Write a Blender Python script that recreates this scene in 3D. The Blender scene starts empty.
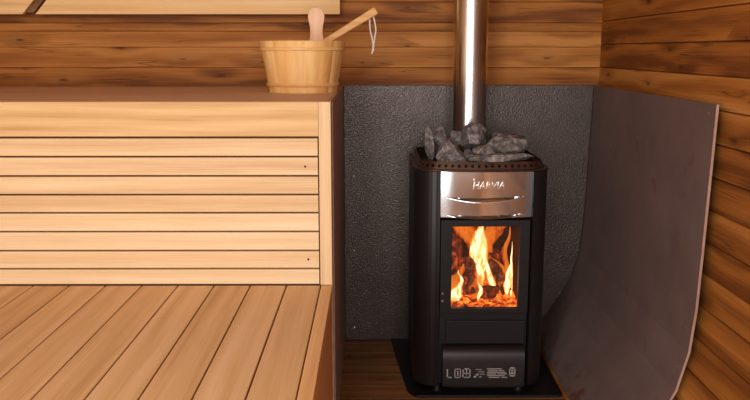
import bpy, bmesh, math, random
from mathutils import Vector, Matrix, noise
R = random.Random(7)
SC = bpy.context.scene
COL = SC.collection
PI = math.pi

# ---------------------------------------------------------------- helpers
def new_bm():
    bm = bmesh.new()
    bm.faces.layers.float.new('board')
    return bm

def merge(dst, src, board=0.0):
    L = src.faces.layers.float.get('board') or src.faces.layers.float.new('board')
    for f in src.faces:
        f[L] = board
    me = bpy.data.meshes.new('tmp')
    src.to_mesh(me); src.free()
    dst.from_mesh(me)
    bpy.data.meshes.remove(me)

def box(bm, x0, x1, y0, y1, z0, z1, bev=0.0, board=None, seg=2):
    t = new_bm()
    r = bmesh.ops.create_cube(t, size=1)
    for v in r['verts']:
        v.co = Vector(((x0+x1)/2 + v.co.x*(x1-x0), (y0+y1)/2 + v.co.y*(y1-y0), (z0+z1)/2 + v.co.z*(z1-z0)))
    if bev:
        bmesh.ops.bevel(t, geom=t.edges[:], offset=bev, segments=seg, affect='EDGES', profile=0.6)
    merge(bm, t, R.random() if board is None else board)

def prism(bm, poly, axis, a, b, bev=0.0, board=None):
    """extrude a 2-D polygon; axis 'z' poly=(x,y), 'y' poly=(x,z), 'x' poly=(y,z)"""
    t = new_bm()
    def P(p, h):
        return {'z': (p[0], p[1], h), 'y': (p[0], h, p[1]), 'x': (h, p[0], p[1])}[axis]
    A = [t.verts.new(P(p, a)) for p in poly]
    B = [t.verts.new(P(p, b)) for p in poly]
    n = len(poly)
    t.faces.new(A[::-1]); t.faces.new(B)
    for i in range(n):
        t.faces.new((A[i], A[(i+1) % n], B[(i+1) % n], B[i]))
    bmesh.ops.recalc_face_normals(t, faces=t.faces[:])
    if bev:
        bmesh.ops.bevel(t, geom=t.edges[:], offset=bev, segments=2, affect='EDGES', profile=0.6)
    merge(bm, t, R.random() if board is None else board)

def tube(bm, pts, r, n=10, board=0.0, caps=True):
    t = new_bm(); pts = [Vector(p) for p in pts]; rings = []
    rr = r if isinstance(r, (list, tuple)) else [r]*len(pts)
    up = None
    for i, p in enumerate(pts):
        d = (pts[min(i+1, len(pts)-1)] - pts[max(i-1, 0)]).normalized()
        if up is None:
            up = d.orthogonal().normalized()
        up = (up - d*up.dot(d)).normalized()
        s = d.cross(up)
        rings.append([t.verts.new(p + (up*math.cos(k*2*PI/n) + s*math.sin(k*2*PI/n))*rr[i]) for k in range(n)])
    for a, b in zip(rings, rings[1:]):
        for k in range(n):
            t.faces.new((a[k], a[(k+1) % n], b[(k+1) % n], b[k]))
    if caps:
        t.faces.new(rings[0][::-1]); t.faces.new(rings[-1])
    bmesh.ops.recalc_face_normals(t, faces=t.faces[:])
    merge(bm, t, board)

def lathe(bm, prof, cx, cy, n=48, board=0.0, closed=False):
    t = new_bm(); rings = []
    for r, z in prof:
        rings.append([t.verts.new((cx+r*math.cos(k*2*PI/n), cy+r*math.sin(k*2*PI/n), z)) for k in range(n)])
    pairs = list(zip(rings, rings[1:])) + ([(rings[-1], rings[0])] if closed else [])
    for a, b in pairs:
        for k in range(n):
            t.faces.new((a[k], a[(k+1) % n], b[(k+1) % n], b[k]))
    if not closed:
        t.faces.new(rings[0][::-1]); t.faces.new(rings[-1])
    bmesh.ops.recalc_face_normals(t, faces=t.faces[:])
    merge(bm, t, board)

def wloc(o):
    v = Vector(o.location)
    while o.parent:
        o = o.parent; v += Vector(o.location)
    return v

def obj(name, bm, mat, parent=None, at=None, smooth=None):
    """link a bmesh given in world coordinates as one object; origin at the parent's (or at `at`)"""
    org = wloc(parent) if parent else Vector(at or (0, 0, 0))
    bmesh.ops.translate(bm, verts=bm.verts[:], vec=-org)
    me = bpy.data.meshes.new(name)
    bm.to_mesh(me); bm.free()
    if smooth is not None:
        for p in me.polygons:
            p.use_smooth = True
        if smooth < 179:
            me.set_sharp_from_angle(angle=math.radians(smooth))
    o = bpy.data.objects.new(name, me); COL.objects.link(o)
    if mat:
        me.materials.append(mat)
    if parent:
        o.parent = parent
    else:
        o.location = org
    return o

def tag(o, label, cat, group=None, kind=None):
    o['label'] = label; o['category'] = cat
    if group: o['group'] = group
    if kind: o['kind'] = kind
    return o

def thing(name, label, cat, loc, group=None):
    o = bpy.data.objects.new(name, None); COL.objects.link(o)
    o.location = loc; o.empty_display_size = 0.1
    return tag(o, label, cat, group)

def struct(name, bm, mat, label=None, smooth=None):
    o = obj(name, bm, mat, smooth=smooth)
    o['kind'] = 'structure'
    if label: o['label'] = label
    return o

# ---------------------------------------------------------------- materials
def srgb(r, g, b):
    f = lambda c: (c/255/12.92) if c/255 <= 0.04045 else ((c/255+0.055)/1.055)**2.4
    return (f(r), f(g), f(b), 1)

class NT:
    def __init__(s, name):
        s.m = bpy.data.materials.new(name); s.m.use_nodes = True
        s.t = s.m.node_tree; s.t.nodes.clear()
        s.out = s.n('ShaderNodeOutputMaterial')
    def n(s, kind, **kw):
        nd = s.t.nodes.new(kind)
        for k, v in kw.items():
            if k.startswith('i_'):
                nd.inputs[k[2:].replace('_', ' ')].default_value = v
            else:
                setattr(nd, k, v)
        return nd
    def l(s, a, b):
        s.t.links.new(a, b)
    def math(s, op, a, b=None, c=None, clamp=False):
        nd = s.n('ShaderNodeMath', operation=op, use_clamp=clamp)
        for i, v in enumerate((a, b, c)):
            if v is None: continue
            if isinstance(v, (int, float)): nd.inputs[i].default_value = v
            else: s.l(v, nd.inputs[i])
        return nd.outputs[0]
    def ramp(s, fac, stops, interp='LINEAR'):
        nd = s.n('ShaderNodeValToRGB'); cr = nd.color_ramp; cr.interpolation = interp
        while len(cr.elements) < len(stops): cr.elements.new(0.5)
        for e, (p, c) in zip(cr.elements, stops):
            e.position = p; e.color = c if len(c) == 4 else (*c, 1)
        s.l(fac, nd.inputs[0]); return nd.outputs[0]
    def mix(s, fac, a, b, blend='MIX'):
        nd = s.n('ShaderNodeMix', data_type='RGBA', blend_type=blend)
        for i, v in ((0, fac), (6, a), (7, b)):
            if isinstance(v, (int, float)): nd.inputs[i].default_value = v
            elif isinstance(v, (tuple, list)): nd.inputs[i].default_value = v
            else: s.l(v, nd.inputs[i])
        return nd.outputs[2]

def wood(name, cols, along, across, ring=14.0, streak=0.35, knots=0.0, cracks=0.0, vary=0.25, rough=0.55, spec=0.3, bump=0.1, warpk=7.0, knot_col=(60, 28, 10)):
    """cols: dark, mid, light sRGB triples; along / across: 0 x, 1 y, 2 z in object space"""
    t = NT(name)
    tc = t.n('ShaderNodeTexCoord'); at = t.n('ShaderNodeAttribute', attribute_name='board')
    sep = t.n('ShaderNodeSeparateXYZ'); t.l(tc.outputs['Object'], sep.inputs[0])
    bd = at.outputs['Fac']
    a = t.math('ADD', sep.outputs[along], t.math('MULTIPLY', bd, 7.31))
    c = t.math('ADD', sep.outputs[across], t.math('MULTIPLY', bd, 3.17))
    third = ({0, 1, 2} - {along, across}).pop()
    d = sep.outputs[third]
    def vec(sa, sc, sd):
        cb = t.n('ShaderNodeCombineXYZ')
        t.l(t.math('MULTIPLY', a, sa), cb.inputs[0]); t.l(t.math('MULTIPLY', c, sc), cb.inputs[1]); t.l(t.math('MULTIPLY', d, sd), cb.inputs[2])
        return cb.outputs[0]
    warp = t.n('ShaderNodeTexNoise', i_Scale=1.0, i_Detail=2.0); t.l(vec(1.3, 7, 7), warp.inputs['Vector'])
    # knots: sparse cells stretched along the board
    knotf = None
    cc = c
    if knots:
        vo = t.n('ShaderNodeTexVoronoi', voronoi_dimensions='2D', feature='F1', i_Scale=1.0); vo.inputs['Randomness'].default_value = 0.9
        t.l(vec(knots, knots*3.2, 0), vo.inputs['Vector'])
        kd = vo.outputs['Distance']
        wn = t.n('ShaderNodeTexNoise', i_Scale=1.0, i_Detail=2.0); t.l(vec(45, 90, 40), wn.inputs['Vector'])
        kd = t.math('ADD', kd, t.math('MULTIPLY', t.math('SUBTRACT', wn.outputs['Fac'], 0.5), 0.09))
        sepc = t.n('ShaderNodeSeparateColor'); t.l(vo.outputs['Color'], sepc.inputs[0])
        size = t.math('MULTIPLY', t.math('GREATER_THAN', sepc.outputs[0], 0.32), t.math('ADD', t.math('MULTIPLY', sepc.outputs[1], 0.07), 0.035))
        kk = t.math('DIVIDE', kd, t.math('ADD', size, 0.0001))
        knotf = t.ramp(kk, [(0.0, (1, 1, 1)), (0.55, (0.75, 0.75, 0.75)), (0.8, (1, 1, 1)), (1.0, (0, 0, 0))]) if False else t.math('SUBTRACT', 1.0, t.math('SMOOTH_MIN', kk, 1.0, 0.3), clamp=True)
        halo = t.math('SUBTRACT', 1.0, t.math('MULTIPLY', kd, 2.6), clamp=True)
        haloc = t.math('MULTIPLY', halo, t.math('GREATER_THAN', sepc.outputs[0], 0.32))
        cc = t.math('ADD', c, t.math('MULTIPLY', haloc, 0.045))
    # growth rings
    ph = t.math('ADD', t.math('MULTIPLY', cc, ring*6.283), t.math('MULTIPLY', warp.outputs['Fac'], warpk))
    rg = t.math('ADD', t.math('MULTIPLY', t.math('SINE', ph), 0.5), 0.5)
    fine = t.n('ShaderNodeTexNoise', i_Scale=1.0, i_Detail=3.0, i_Roughness=0.65); t.l(vec(5, 260, 260), fine.inputs['Vector'])
    med = t.n('ShaderNodeTexNoise', i_Scale=1.0, i_Detail=3.0); t.l(vec(1.6, 34, 34), med.inputs['Vector'])
    f = t.math('ADD', t.math('MULTIPLY', t.math('SUBTRACT', rg, 0.5), streak), t.math('MULTIPLY', t.math('SUBTRACT', fine.outputs['Fac'], 0.5), 0.55))
    f = t.math('ADD', f, t.math('MULTIPLY', t.math('SUBTRACT', med.outputs['Fac'], 0.5), 0.7))
    f = t.math('ADD', f, t.math('MULTIPLY', t.math('SUBTRACT', bd, 0.5), vary))
    f = t.math('ADD', f, 0.5)
    col = t.ramp(f, [(0.15, srgb(*cols[0])), (0.5, srgb(*cols[1])), (0.85, srgb(*cols[2]))])
    if knotf is not None:
        col = t.mix(t.math('MULTIPLY', haloc, 0.35), col, srgb(*[int(v*0.8) for v in cols[0]]))
        col = t.mix(t.math('MULTIPLY', knotf, 0.85), col, srgb(*knot_col))
    if cracks:
        cn = t.n('ShaderNodeTexNoise', i_Scale=1.0, i_Detail=2.0); t.l(vec(1.7, 34, 34), cn.inputs['Vector'])
        cm = t.n('ShaderNodeTexNoise', i_Scale=1.0, i_Detail=1.0); t.l(vec(4.5, 14, 14), cm.inputs['Vector'])
        rdg = t.math('ABSOLUTE', t.math('SUBTRACT', cn.outputs['Fac'], 0.5))
        line = t.math('SUBTRACT', 1.0, t.math('DIVIDE', rdg, 0.022), clamp=True)
        msk = t.ramp(cm.outputs['Fac'], [(0.52, (0, 0, 0)), (0.62, (1, 1, 1))])
        col = t.mix(t.math('MULTIPLY', t.math('MULTIPLY', line, msk), cracks), col, srgb(*knot_col))
    p = t.n('ShaderNodeBsdfPrincipled', i_Roughness=rough); p.inputs['Specular IOR Level'].default_value = spec
    t.l(col, p.inputs['Base Color'])
    b = t.n('ShaderNodeBump', i_Strength=bump, i_Distance=0.002); t.l(f, b.inputs['Height']); t.l(b.outputs[0], p.inputs['Normal'])
    t.l(p.outputs[0], t.out.inputs[0])
    return t.m

def metal(name, col, rough, metallic=1.0, noise_amt=0.0, nscale=30.0, spec=0.5, bump=0.0):
    t = NT(name)
    p = t.n('ShaderNodeBsdfPrincipled', i_Metallic=metallic, i_Roughness=rough); p.inputs['Specular IOR Level'].default_value = spec
    tc = t.n('ShaderNodeTexCoord'); nz = t.n('ShaderNodeTexNoise', i_Scale=nscale, i_Detail=4.0); t.l(tc.outputs['Object'], nz.inputs['Vector'])
    c0 = tuple(v*(1-noise_amt) for v in col[:3]) + (1,); c1 = tuple(min(1, v*(1+noise_amt)) for v in col[:3]) + (1,)
    t.l(t.ramp(nz.outputs['Fac'], [(0.3, c0), (0.7, c1)]), p.inputs['Base Color'])
    if bump:
        b = t.n('ShaderNodeBump', i_Strength=bump, i_Distance=0.002); t.l(nz.outputs['Fac'], b.inputs['Height']); t.l(b.outputs[0], p.inputs['Normal'])
    t.l(p.outputs[0], t.out.inputs[0])
    return t.m

M = {}
PALE = ((206, 168, 120), (227, 195, 148), (237, 213, 174))
M['pale_x'] = wood('pale_wood_lengthwise', PALE, 0, 2, ring=20, streak=0.16, vary=0.35)
M['fascia_x'] = wood('honey_wood_lengthwise', ((188, 142, 86), (214, 174, 116), (226, 192, 140)), 0, 2, ring=26, streak=0.3, vary=0.2, warpk=9.0)
M['honey'] = wood('backrest_wood', ((214, 164, 98), (240, 196, 130), (248, 212, 154)), 0, 2, ring=24, streak=0.2, vary=0.2)
M['pale_z'] = wood('pale_wood_upright', PALE, 2, 0, ring=26, streak=0.16, vary=0.2)
SEAT = ((178, 134, 86), (208, 166, 116), (222, 184, 140))
M['seat_y'] = wood('seat_wood', SEAT, 1, 0, ring=18, streak=0.2, vary=0.3, rough=0.5)
M['trim_y'] = wood('trim_wood', ((200, 150, 98), (224, 176, 122), (236, 194, 144)), 1, 0, ring=26, streak=0.16, rough=0.5)
TOP = ((184, 144, 112), (214, 174, 138), (226, 192, 156))
M['top_x'] = wood('upper_seat_wood', TOP, 0, 1, ring=14, streak=0.16, vary=0.15, rough=0.5)
WALL = ((116, 66, 26), (168, 106, 44), (198, 136, 68))
M['wall_x'] = wood('heat_treated_pine_across', WALL, 0, 2, ring=12, streak=0.34, knots=3.2, cracks=.55, vary=0.4, rough=0.6, spec=0.2, warpk=9.0)
M['wall_y'] = wood('heat_treated_pine_lengthwise', WALL, 1, 2, ring=12, streak=0.34, knots=2.8, cracks=.55, vary=0.4, rough=0.6, spec=0.2, warpk=9.0)
M['ceil_y'] = wood('ceiling_pine', WALL, 1, 0, ring=12, streak=0.2, knots=2.4, vary=0.35)
M['side_y'] = wood('bench_side_wood', ((176, 134, 98), (204, 162, 124), (220, 182, 144)), 1, 2, ring=18, streak=0.25)
M['floor_x'] = wood('floor_pine', ((92, 58, 28), (128, 84, 44), (152, 106, 62)), 0, 1, ring=12, streak=0.3, knots=3.4, vary=0.4, rough=0.5)
M['gap'] = wood('dark_wood_core', ((96, 64, 36), (120, 82, 48), (136, 96, 60)), 0, 2)
M['bucket'] = wood('bucket_pine', ((212, 152, 82), (236, 184, 112), (246, 204, 138)), 2, 0, ring=30, streak=0.2, vary=0.5, rough=0.4)
M['hoop'] = wood('hoop_wood', ((208, 148, 84), (230, 178, 108), (240, 196, 132)), 0, 2, ring=60, streak=0.2, rough=0.4)
M['beech'] = wood('pink_beech', ((222, 168, 122), (238, 192, 148), (246, 208, 168)), 2, 0, ring=40, streak=0.15, rough=0.4)
M['ladle'] = wood('ladle_wood', ((212, 152, 84), (236, 184, 114), (246, 204, 142)), 0, 2, ring=40, streak=0.2, rough=0.4)

def hammered():
    t = NT('hammered_grey_sheet')
    tc = t.n('ShaderNodeTexCoord')
    vo = t.n('ShaderNodeTexVoronoi', i_Scale=300.0, feature='SMOOTH_F1'); t.l(tc.outputs['Object'], vo.inputs['Vector'])
    nz = t.n('ShaderNodeTexNoise', i_Scale=7.0, i_Detail=5.0); t.l(tc.outputs['Object'], nz.inputs['Vector'])
    n2 = t.n('ShaderNodeTexNoise', i_Scale=210.0, i_Detail=2.0); t.l(tc.outputs['Object'], n2.inputs['Vector'])
    p = t.n('ShaderNodeBsdfPrincipled', i_Roughness=0.30, i_Metallic=0.5); p.inputs['Specular IOR Level'].default_value = 0.5
    c = t.ramp(nz.outputs['Fac'], [(0.3, srgb(72, 62, 57)), (0.7, srgb(86, 76, 70))])
    c = t.mix(0.2, c, t.ramp(n2.outputs['Fac'], [(0.35, srgb(44, 38, 36)), (0.55, srgb(84, 74, 68)), (0.72, srgb(150, 138, 128))]))  # speckle, with pale flecks in the colour standing in for sparkle
    t.l(c, p.inputs['Base Color'])
    h = t.math('ADD', vo.outputs['Distance'], t.math('MULTIPLY', n2.outputs['Fac'], 0.8))
    b = t.n('ShaderNodeBump', i_Strength=0.65, i_Distance=0.0016); t.l(h, b.inputs['Height']); t.l(b.outputs[0], p.inputs['Normal'])
    t.l(p.outputs[0], t.out.inputs[0]); return t.m
M['hammered'] = hammered()

def sheet():
    t = NT('smooth_grey_sheet')
    tc = t.n('ShaderNodeTexCoord')
    nz = t.n('ShaderNodeTexNoise', i_Scale=5.0, i_Detail=6.0, i_Roughness=0.6); t.l(tc.outputs['Object'], nz.inputs['Vector'])
    n2 = t.n('ShaderNodeTexNoise', i_Scale=220.0, i_Detail=2.0); t.l(tc.outputs['Object'], n2.inputs['Vector'])
    c = t.ramp(nz.outputs['Fac'], [(0.3, srgb(104, 87, 82)), (0.7, srgb(122, 104, 98))])
    # rust stains low down near the floor
    n3 = t.n('ShaderNodeTexNoise', i_Scale=16.0, i_Detail=6.0, i_Roughness=0.65); t.l(tc.outputs['Object'], n3.inputs['Vector'])
    sp = t.n('ShaderNodeSeparateXYZ'); t.l(tc.outputs['Object'], sp.inputs[0])
    low = t.n('ShaderNodeMapRange', clamp=True); t.l(sp.outputs[2], low.inputs[0])
    low.inputs[1].default_value = 0.14; low.inputs[2].default_value = 0.02; low.inputs[3].default_value = 0; low.inputs[4].default_value = 0.16
    st = t.ramp(t.math('ADD', n3.outputs['Fac'], low.outputs[0]), [(0.62, (0, 0, 0)), (0.74, (1, 1, 1))])
    c = t.mix(t.math('MULTIPLY', st, 0.75), c, srgb(92, 52, 28))
    p = t.n('ShaderNodeBsdfPrincipled', i_Roughness=0.58, i_Metallic=0.1); p.inputs['Specular IOR Level'].default_value = .35
    t.l(c, p.inputs['Base Color'])
    b = t.n('ShaderNodeBump', i_Strength=0.12, i_Distance=0.002); t.l(n2.outputs['Fac'], b.inputs['Height']); t.l(b.outputs[0], p.inputs['Normal'])
    t.l(p.outputs[0], t.out.inputs[0]); return t.m
M['sheet'] = sheet()
M['cladding'] = metal('grey_brown_cladding', srgb(158, 136, 126), 0.6, 0.0, 0.1)
M['cut_edge'] = metal('pinkish_cut_edge', srgb(176, 140, 124), 0.6, 0.2, 0.15)
M['screw'] = metal('bright_screw', srgb(205, 190, 170), 0.3)
M['dark_screw'] = metal('dark_screw', srgb(70, 45, 28), 0.5)
M['black'] = metal('satin_black_steel', srgb(36, 31, 30), 0.42, 0.3, 0.08)
M['black2'] = metal('matt_black_steel', srgb(24, 21, 20), 0.5, 0.1, 0.1, spec=.3)
M['deep'] = metal('sooty_black', srgb(14, 12, 12), 0.8, 0.0, 0.2)  # even near-black for the stone cradle and the cord hole
M['chrome'] = metal('polished_steel', srgb(216, 220, 222), 0.12)
M['chrome_text'] = metal('bright_relief_steel', srgb(240, 228, 214), 0.22)
M['copper'] = metal('heat_tinted_steel', srgb(88, 66, 54), 0.45, 0.8, 0.3, 25)  # brown that dark steel only reflects, put into its base colour
M['print'] = metal('pale_print', srgb(160, 152, 146), 0.6, 0.0, 0.05)
M['cord'] = metal('white_cord', srgb(235, 225, 210), 0.8, 0.0, 0.08, 200)

def flue_mat():
    t = NT('brushed_flue_steel')
    tc = t.n('ShaderNodeTexCoord'); mp = t.n('ShaderNodeMapping'); mp.inputs['Scale'].default_value = (60, 60, 1.2); t.l(tc.outputs['Object'], mp.inputs[0])
    nz = t.n('ShaderNodeTexNoise', i_Scale=3.0, i_Detail=3.0); t.l(mp.outputs[0], nz.inputs['Vector'])
    p = t.n('ShaderNodeBsdfPrincipled', i_Metallic=1.0)
    t.l(t.ramp(nz.outputs['Fac'], [(0.3, srgb(206, 208, 208)), (0.7, srgb(228, 230, 230))]), p.inputs['Base Color'])
    t.l(t.math('ADD', t.math('MULTIPLY', nz.outputs['Fac'], 0.10), 0.17), p.inputs['Roughness'])
    t.l(p.outputs[0], t.out.inputs[0]); return t.m
M['flue'] = flue_mat()

def stone_mat():
    t = NT('olivine_stone')
    tc = t.n('ShaderNodeTexCoord'); oi = t.n('ShaderNodeObjectInfo')
    ad = t.n('ShaderNodeVectorMath', operation='ADD'); t.l(tc.outputs['Object'], ad.inputs[0])
    sc = t.n('ShaderNodeVectorMath', operation='SCALE'); t.l(oi.outputs['Location'], sc.inputs[0]); sc.inputs['Scale'].default_value = 9.0
    t.l(sc.outputs[0], ad.inputs[1])
    n1 = t.n('ShaderNodeTexNoise', i_Scale=55.0, i_Detail=8.0, i_Roughness=0.7); t.l(ad.outputs[0], n1.inputs['Vector'])
    n2 = t.n('ShaderNodeTexNoise', i_Scale=14.0, i_Detail=3.0); t.l(ad.outputs[0], n2.inputs['Vector'])
    v = t.n('ShaderNodeTexVoronoi', feature='DISTANCE_TO_EDGE', i_Scale=22.0); 
    wv = t.n('ShaderNodeVectorMath', operation='ADD'); t.l(ad.outputs[0], wv.inputs[0])
    ws = t.n('ShaderNodeVectorMath', operation='SCALE'); t.l(n1.outputs['Color'], ws.inputs[0]); ws.inputs['Scale'].default_value = 0.05
    t.l(ws.outputs[0], wv.inputs[1]); t.l(wv.outputs[0], v.inputs['Vector'])
    c = t.ramp(n1.outputs['Fac'], [(0.3, srgb(44, 40, 40)), (0.5, srgb(104, 98, 96)), (0.68, srgb(182, 174, 170))])
    c = t.mix(t.math('MULTIPLY', n2.outputs['Fac'], 0.2), c, srgb(110, 84, 70))
    crack = t.ramp(v.outputs[0], [(0.0, (1, 1, 1)), (0.035, (0, 0, 0))])
    c = t.mix(t.math('MULTIPLY', crack, 0.45), c, srgb(190, 178, 166))
    p = t.n('ShaderNodeBsdfPrincipled', i_Roughness=0.7); t.l(c, p.inputs['Base Color'])
    b = t.n('ShaderNodeBump', i_Strength=0.9, i_Distance=0.006); t.l(n1.outputs['Fac'], b.inputs['Height']); t.l(b.outputs[0], p.inputs['Normal'])
    t.l(p.outputs[0], t.out.inputs[0]); return t.m
M['stone'] = stone_mat()

def ember_mat(name, heat, lo, hi):
    t = NT(name)
    tc = t.n('ShaderNodeTexCoord')
    n1 = t.n('ShaderNodeTexNoise', i_Scale=42.0, i_Detail=6.0, i_Roughness=0.7); n1.inputs['Distortion'].default_value = 0.8; t.l(tc.outputs['Object'], n1.inputs['Vector'])
    n2 = t.n('ShaderNodeTexNoise', i_Scale=26.0, i_Detail=4.0, i_Roughness=0.6); n2.inputs['Distortion'].default_value = 1.2; t.l(tc.outputs['Object'], n2.inputs['Vector'])
    hot = t.ramp(n2.outputs['Fac'], [(lo, (0, 0, 0)), (hi, (1, 1, 1))])
    p = t.n('ShaderNodeBsdfPrincipled', i_Roughness=0.8)
    t.l(t.ramp(n1.outputs['Fac'], [(0.35, srgb(30, 16, 10)), (0.5, srgb(90, 48, 30)), (0.66, srgb(170, 110, 78))]), p.inputs['Base Color'])
    t.l(t.ramp(hot, [(0.0, (0.008, 0.0, 0)), (0.4, (0.45, 0.04, 0.004)), (1.0, (1, 0.30, 0.035))]), p.inputs['Emission Color'])
    p.inputs['Emission Strength'].default_value = heat
    b = t.n('ShaderNodeBump', i_Strength=0.9, i_Distance=0.008); t.l(n1.outputs['Fac'], b.inputs['Height']); t.l(b.outputs[0], p.inputs['Normal'])
    t.l(p.outputs[0], t.out.inputs[0]); return t.m
M['log'] = ember_mat('charred_glowing_bark', 0.8, .50, .72)
M['ember'] = ember_mat('glowing_embers', 1.8, .40, .65)
M['liner'] = metal('soot_stained_firebrick', srgb(64, 38, 26), 0.85, 0.0, 0.5, 18)

def flame_mat(name, core, mid, rim, strength, dense, lo=0.25, hi=0.9, nk=1.9):
    t = NT(name)
    lw = t.n('ShaderNodeLayerWeight', i_Blend=0.5)
    tc = t.n('ShaderNodeTexCoord'); nz = t.n('ShaderNodeTexNoise', i_Scale=34.0, i_Detail=5.0, i_Roughness=0.6); nz.inputs['Distortion'].default_value = 0.9
    mp = t.n('ShaderNodeMapping'); mp.inputs['Scale'].default_value = (1.8, 1.8, 0.5); t.l(tc.outputs['Object'], mp.inputs[0]); t.l(mp.outputs[0], nz.inputs['Vector'])
    f = t.math('ADD', lw.outputs['Facing'], t.math('MULTIPLY', t.math('SUBTRACT', nz.outputs['Fac'], 0.5), nk))
    e = t.n('ShaderNodeEmission', i_Strength=strength)
    t.l(t.ramp(f, [(0.0, core), (0.26, mid), (0.5, (1, .17, .014)), (0.85, rim)]), e.inputs['Color'])
    tr = t.n('ShaderNodeBsdfTransparent'); mx = t.n('ShaderNodeMixShader')
    o = 1-dense
    t.l(t.ramp(f, [(lo, (o, o, o)), (hi, (1, 1, 1))]), mx.inputs[0])
    t.l(e.outputs[0], mx.inputs[1]); t.l(tr.outputs[0], mx.inputs[2])
    t.l(mx.outputs[0], t.out.inputs[0]); return t.m
M['flame_hot'] = flame_mat('white_hot_flame', (1, 0.80, 0.46), (1, 0.32, 0.04), (0.7, 0.06, 0.004), 2.3, 0.9, .2, .8)
M['flame'] = flame_mat('orange_flame', (1, 0.26, 0.03), (1, 0.15, 0.012), (0.5, 0.03, 0.002), 1.0, 0.6, .1, .65, 2.4)

def glass_mat():
    t = NT('stove_glass')
    tr = t.n('ShaderNodeBsdfTransparent'); tr.inputs[0].default_value = (0.97, 0.93, 0.88, 1)
    g = t.n('ShaderNodeBsdfGlossy', i_Roughness=0.03)
    fr = t.n('ShaderNodeFresnel', i_IOR=1.45)
    mx = t.n('ShaderNodeMixShader'); t.l(fr.outputs[0], mx.inputs[0]); t.l(tr.outputs[0], mx.inputs[1]); t.l(g.outputs[0], mx.inputs[2])
    t.l(mx.outputs[0], t.out.inputs[0]); return t.m
M['glass'] = glass_mat()

# ---------------------------------------------------------------- room shell
BACK, FRONT = 2.93, -0.95
CX = -0.45                                   # middle of the barrel
SH = [(.596, .034), (.64, .088), (.697, .172), (.738, .253), (.763, .351), (.773, .458), (.777, .58), (.787, .947)]   # shield section

def offset_poly(P, d):
    out = []
    for i, p in enumerate(P):
        a = Vector(P[max(i-1, 0)]); b = Vector(P[min(i+1, len(P)-1)])
        t = (b-a).normalized(); nrm = Vector((t.y, -t.x))
        out.append((p[0]+nrm.x*d, p[1]+nrm.y*d))
    return out
W = offset_poly(SH[:4]+[(.769, .351), (.782, .458), (.787, .58), (.787, .947)], 0.024)
W = [(W[0][0] - 0.014, 0.0)] + [W[0]] + W[1:-1] + [(0.811, 0.947), (0.811, 1.50)]
arc = [(0.811-0.62+0.62*math.cos(a), 1.50+0.62*math.sin(a)) for a in [i*PI/2/14 for i in range(1, 15)]]
def resample(P, step, anchor=None):
    seg = [(Vector(a), Vector(b)) for a, b in zip(P, P[1:])]
    L = [(b-a).length for a, b in seg]; tot = sum(L)
    off = 0.0
    if anchor is not None:
        s = 0
        for (a, b), l in zip(seg, L):
            if a.y <= anchor <= b.y:
                s += (anchor-a.y)/(b.y-a.y)*l; break
            s += l
        off = s % step
    ss = [0.0] + [s for s in [off+i*step for i in range(200)] if 0.01 < s < tot-0.01] + [tot]
    out = []
    for s in ss:
        q = s
        for (a, b), l in zip(seg, L):
            if q <= l+1e-9:
                out.append(a.lerp(b, q/l)); break
            q -= l
    return out
right_nodes = resample(W, 0.0795, 1.010)
ceil_nodes = resample([W[-1]] + arc + [(2*CX-x, z) for x, z in arc[::-1]] + [(2*CX-W[-1][0], W[-1][1])], 0.08)
left_nodes = [Vector((2*CX-p.x, p.y)) for p in right_nodes][::-1]

def barrel_boards(nodes, y0, y1, ch=0.0022, dp=0.008, th=0.022):
    bm = new_bm()
    for p, q in zip(nodes, nodes[1:]):
        t = (q-p).normalized(); n = Vector((t.y, -t.x))       # outward
        P = [p+n*dp, p+t*ch, q-t*ch, q+n*dp, q+n*th, p+n*th]
        prism(bm, [(v.x, v.y) for v in P], 'y', y0, y1)
    return bm
struct('wall_right', barrel_boards(right_nodes, FRONT, BACK+.02), M['wall_y'], 'curved right wall of dark orange horizontal planks')
struct('ceiling', barrel_boards(ceil_nodes, FRONT, BACK+.02), M['ceil_y'])
struct('wall_left', barrel_boards(left_nodes, FRONT, BACK+.02), M['seat_y'])  # unseen wall in paler wood, chosen to make bounced light less orange

section = [(p.x, p.y) for p in right_nodes] + [(p.x, p.y) for p in ceil_nodes[1:]] + [(p.x, p.y) for p in left_nodes[1:]]
def span(z):
    """inner x-range of the barrel at height z"""
    xs = []
    n = len(section)
    for i in range(n):
        a, b = section[i], section[(i+1) % n]
        if (a[1] <= z < b[1]) or (b[1] <= z < a[1]):
            xs.append(a[0] + (z-a[1])/(b[1]-a[1])*(b[0]-a[0]))
    return (min(xs), max(xs)) if xs else (CX-0.3, CX+0.3)
def x_boards(zs, y, out, ch=0.0020, dp=0.0035, th=0.022):
    bm = new_bm()
    for z0, z1 in zip(zs, zs[1:]):
        a0, b0 = span(z0+1e-4); a1, b1 = span(z1-1e-4)
        a, b = min(a0, a1)-.01, max(b0, b1)+.01
        P = [(y+out*dp, z0), (y, z0+ch), (y, z1-ch), (y+out*dp, z1), (y+out*th, z1), (y+out*th, z0)]
        prism(bm, P, 'x', a, b)
    return bm
zs = [0.936-.0735*i for i in range(12, 0, -1)] + [0.936, 1.009, 1.080, 1.135, 1.164, 1.236] + [1.236+.0745*i for i in range(1, 12)] + [2.12]
zs = [0.0] + [z for z in zs if z > 0.03]
struct('wall_back', x_boards(zs, BACK, 1), M['wall_x'], 'back wall of dark orange knotty planks behind bench and flue')

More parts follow.
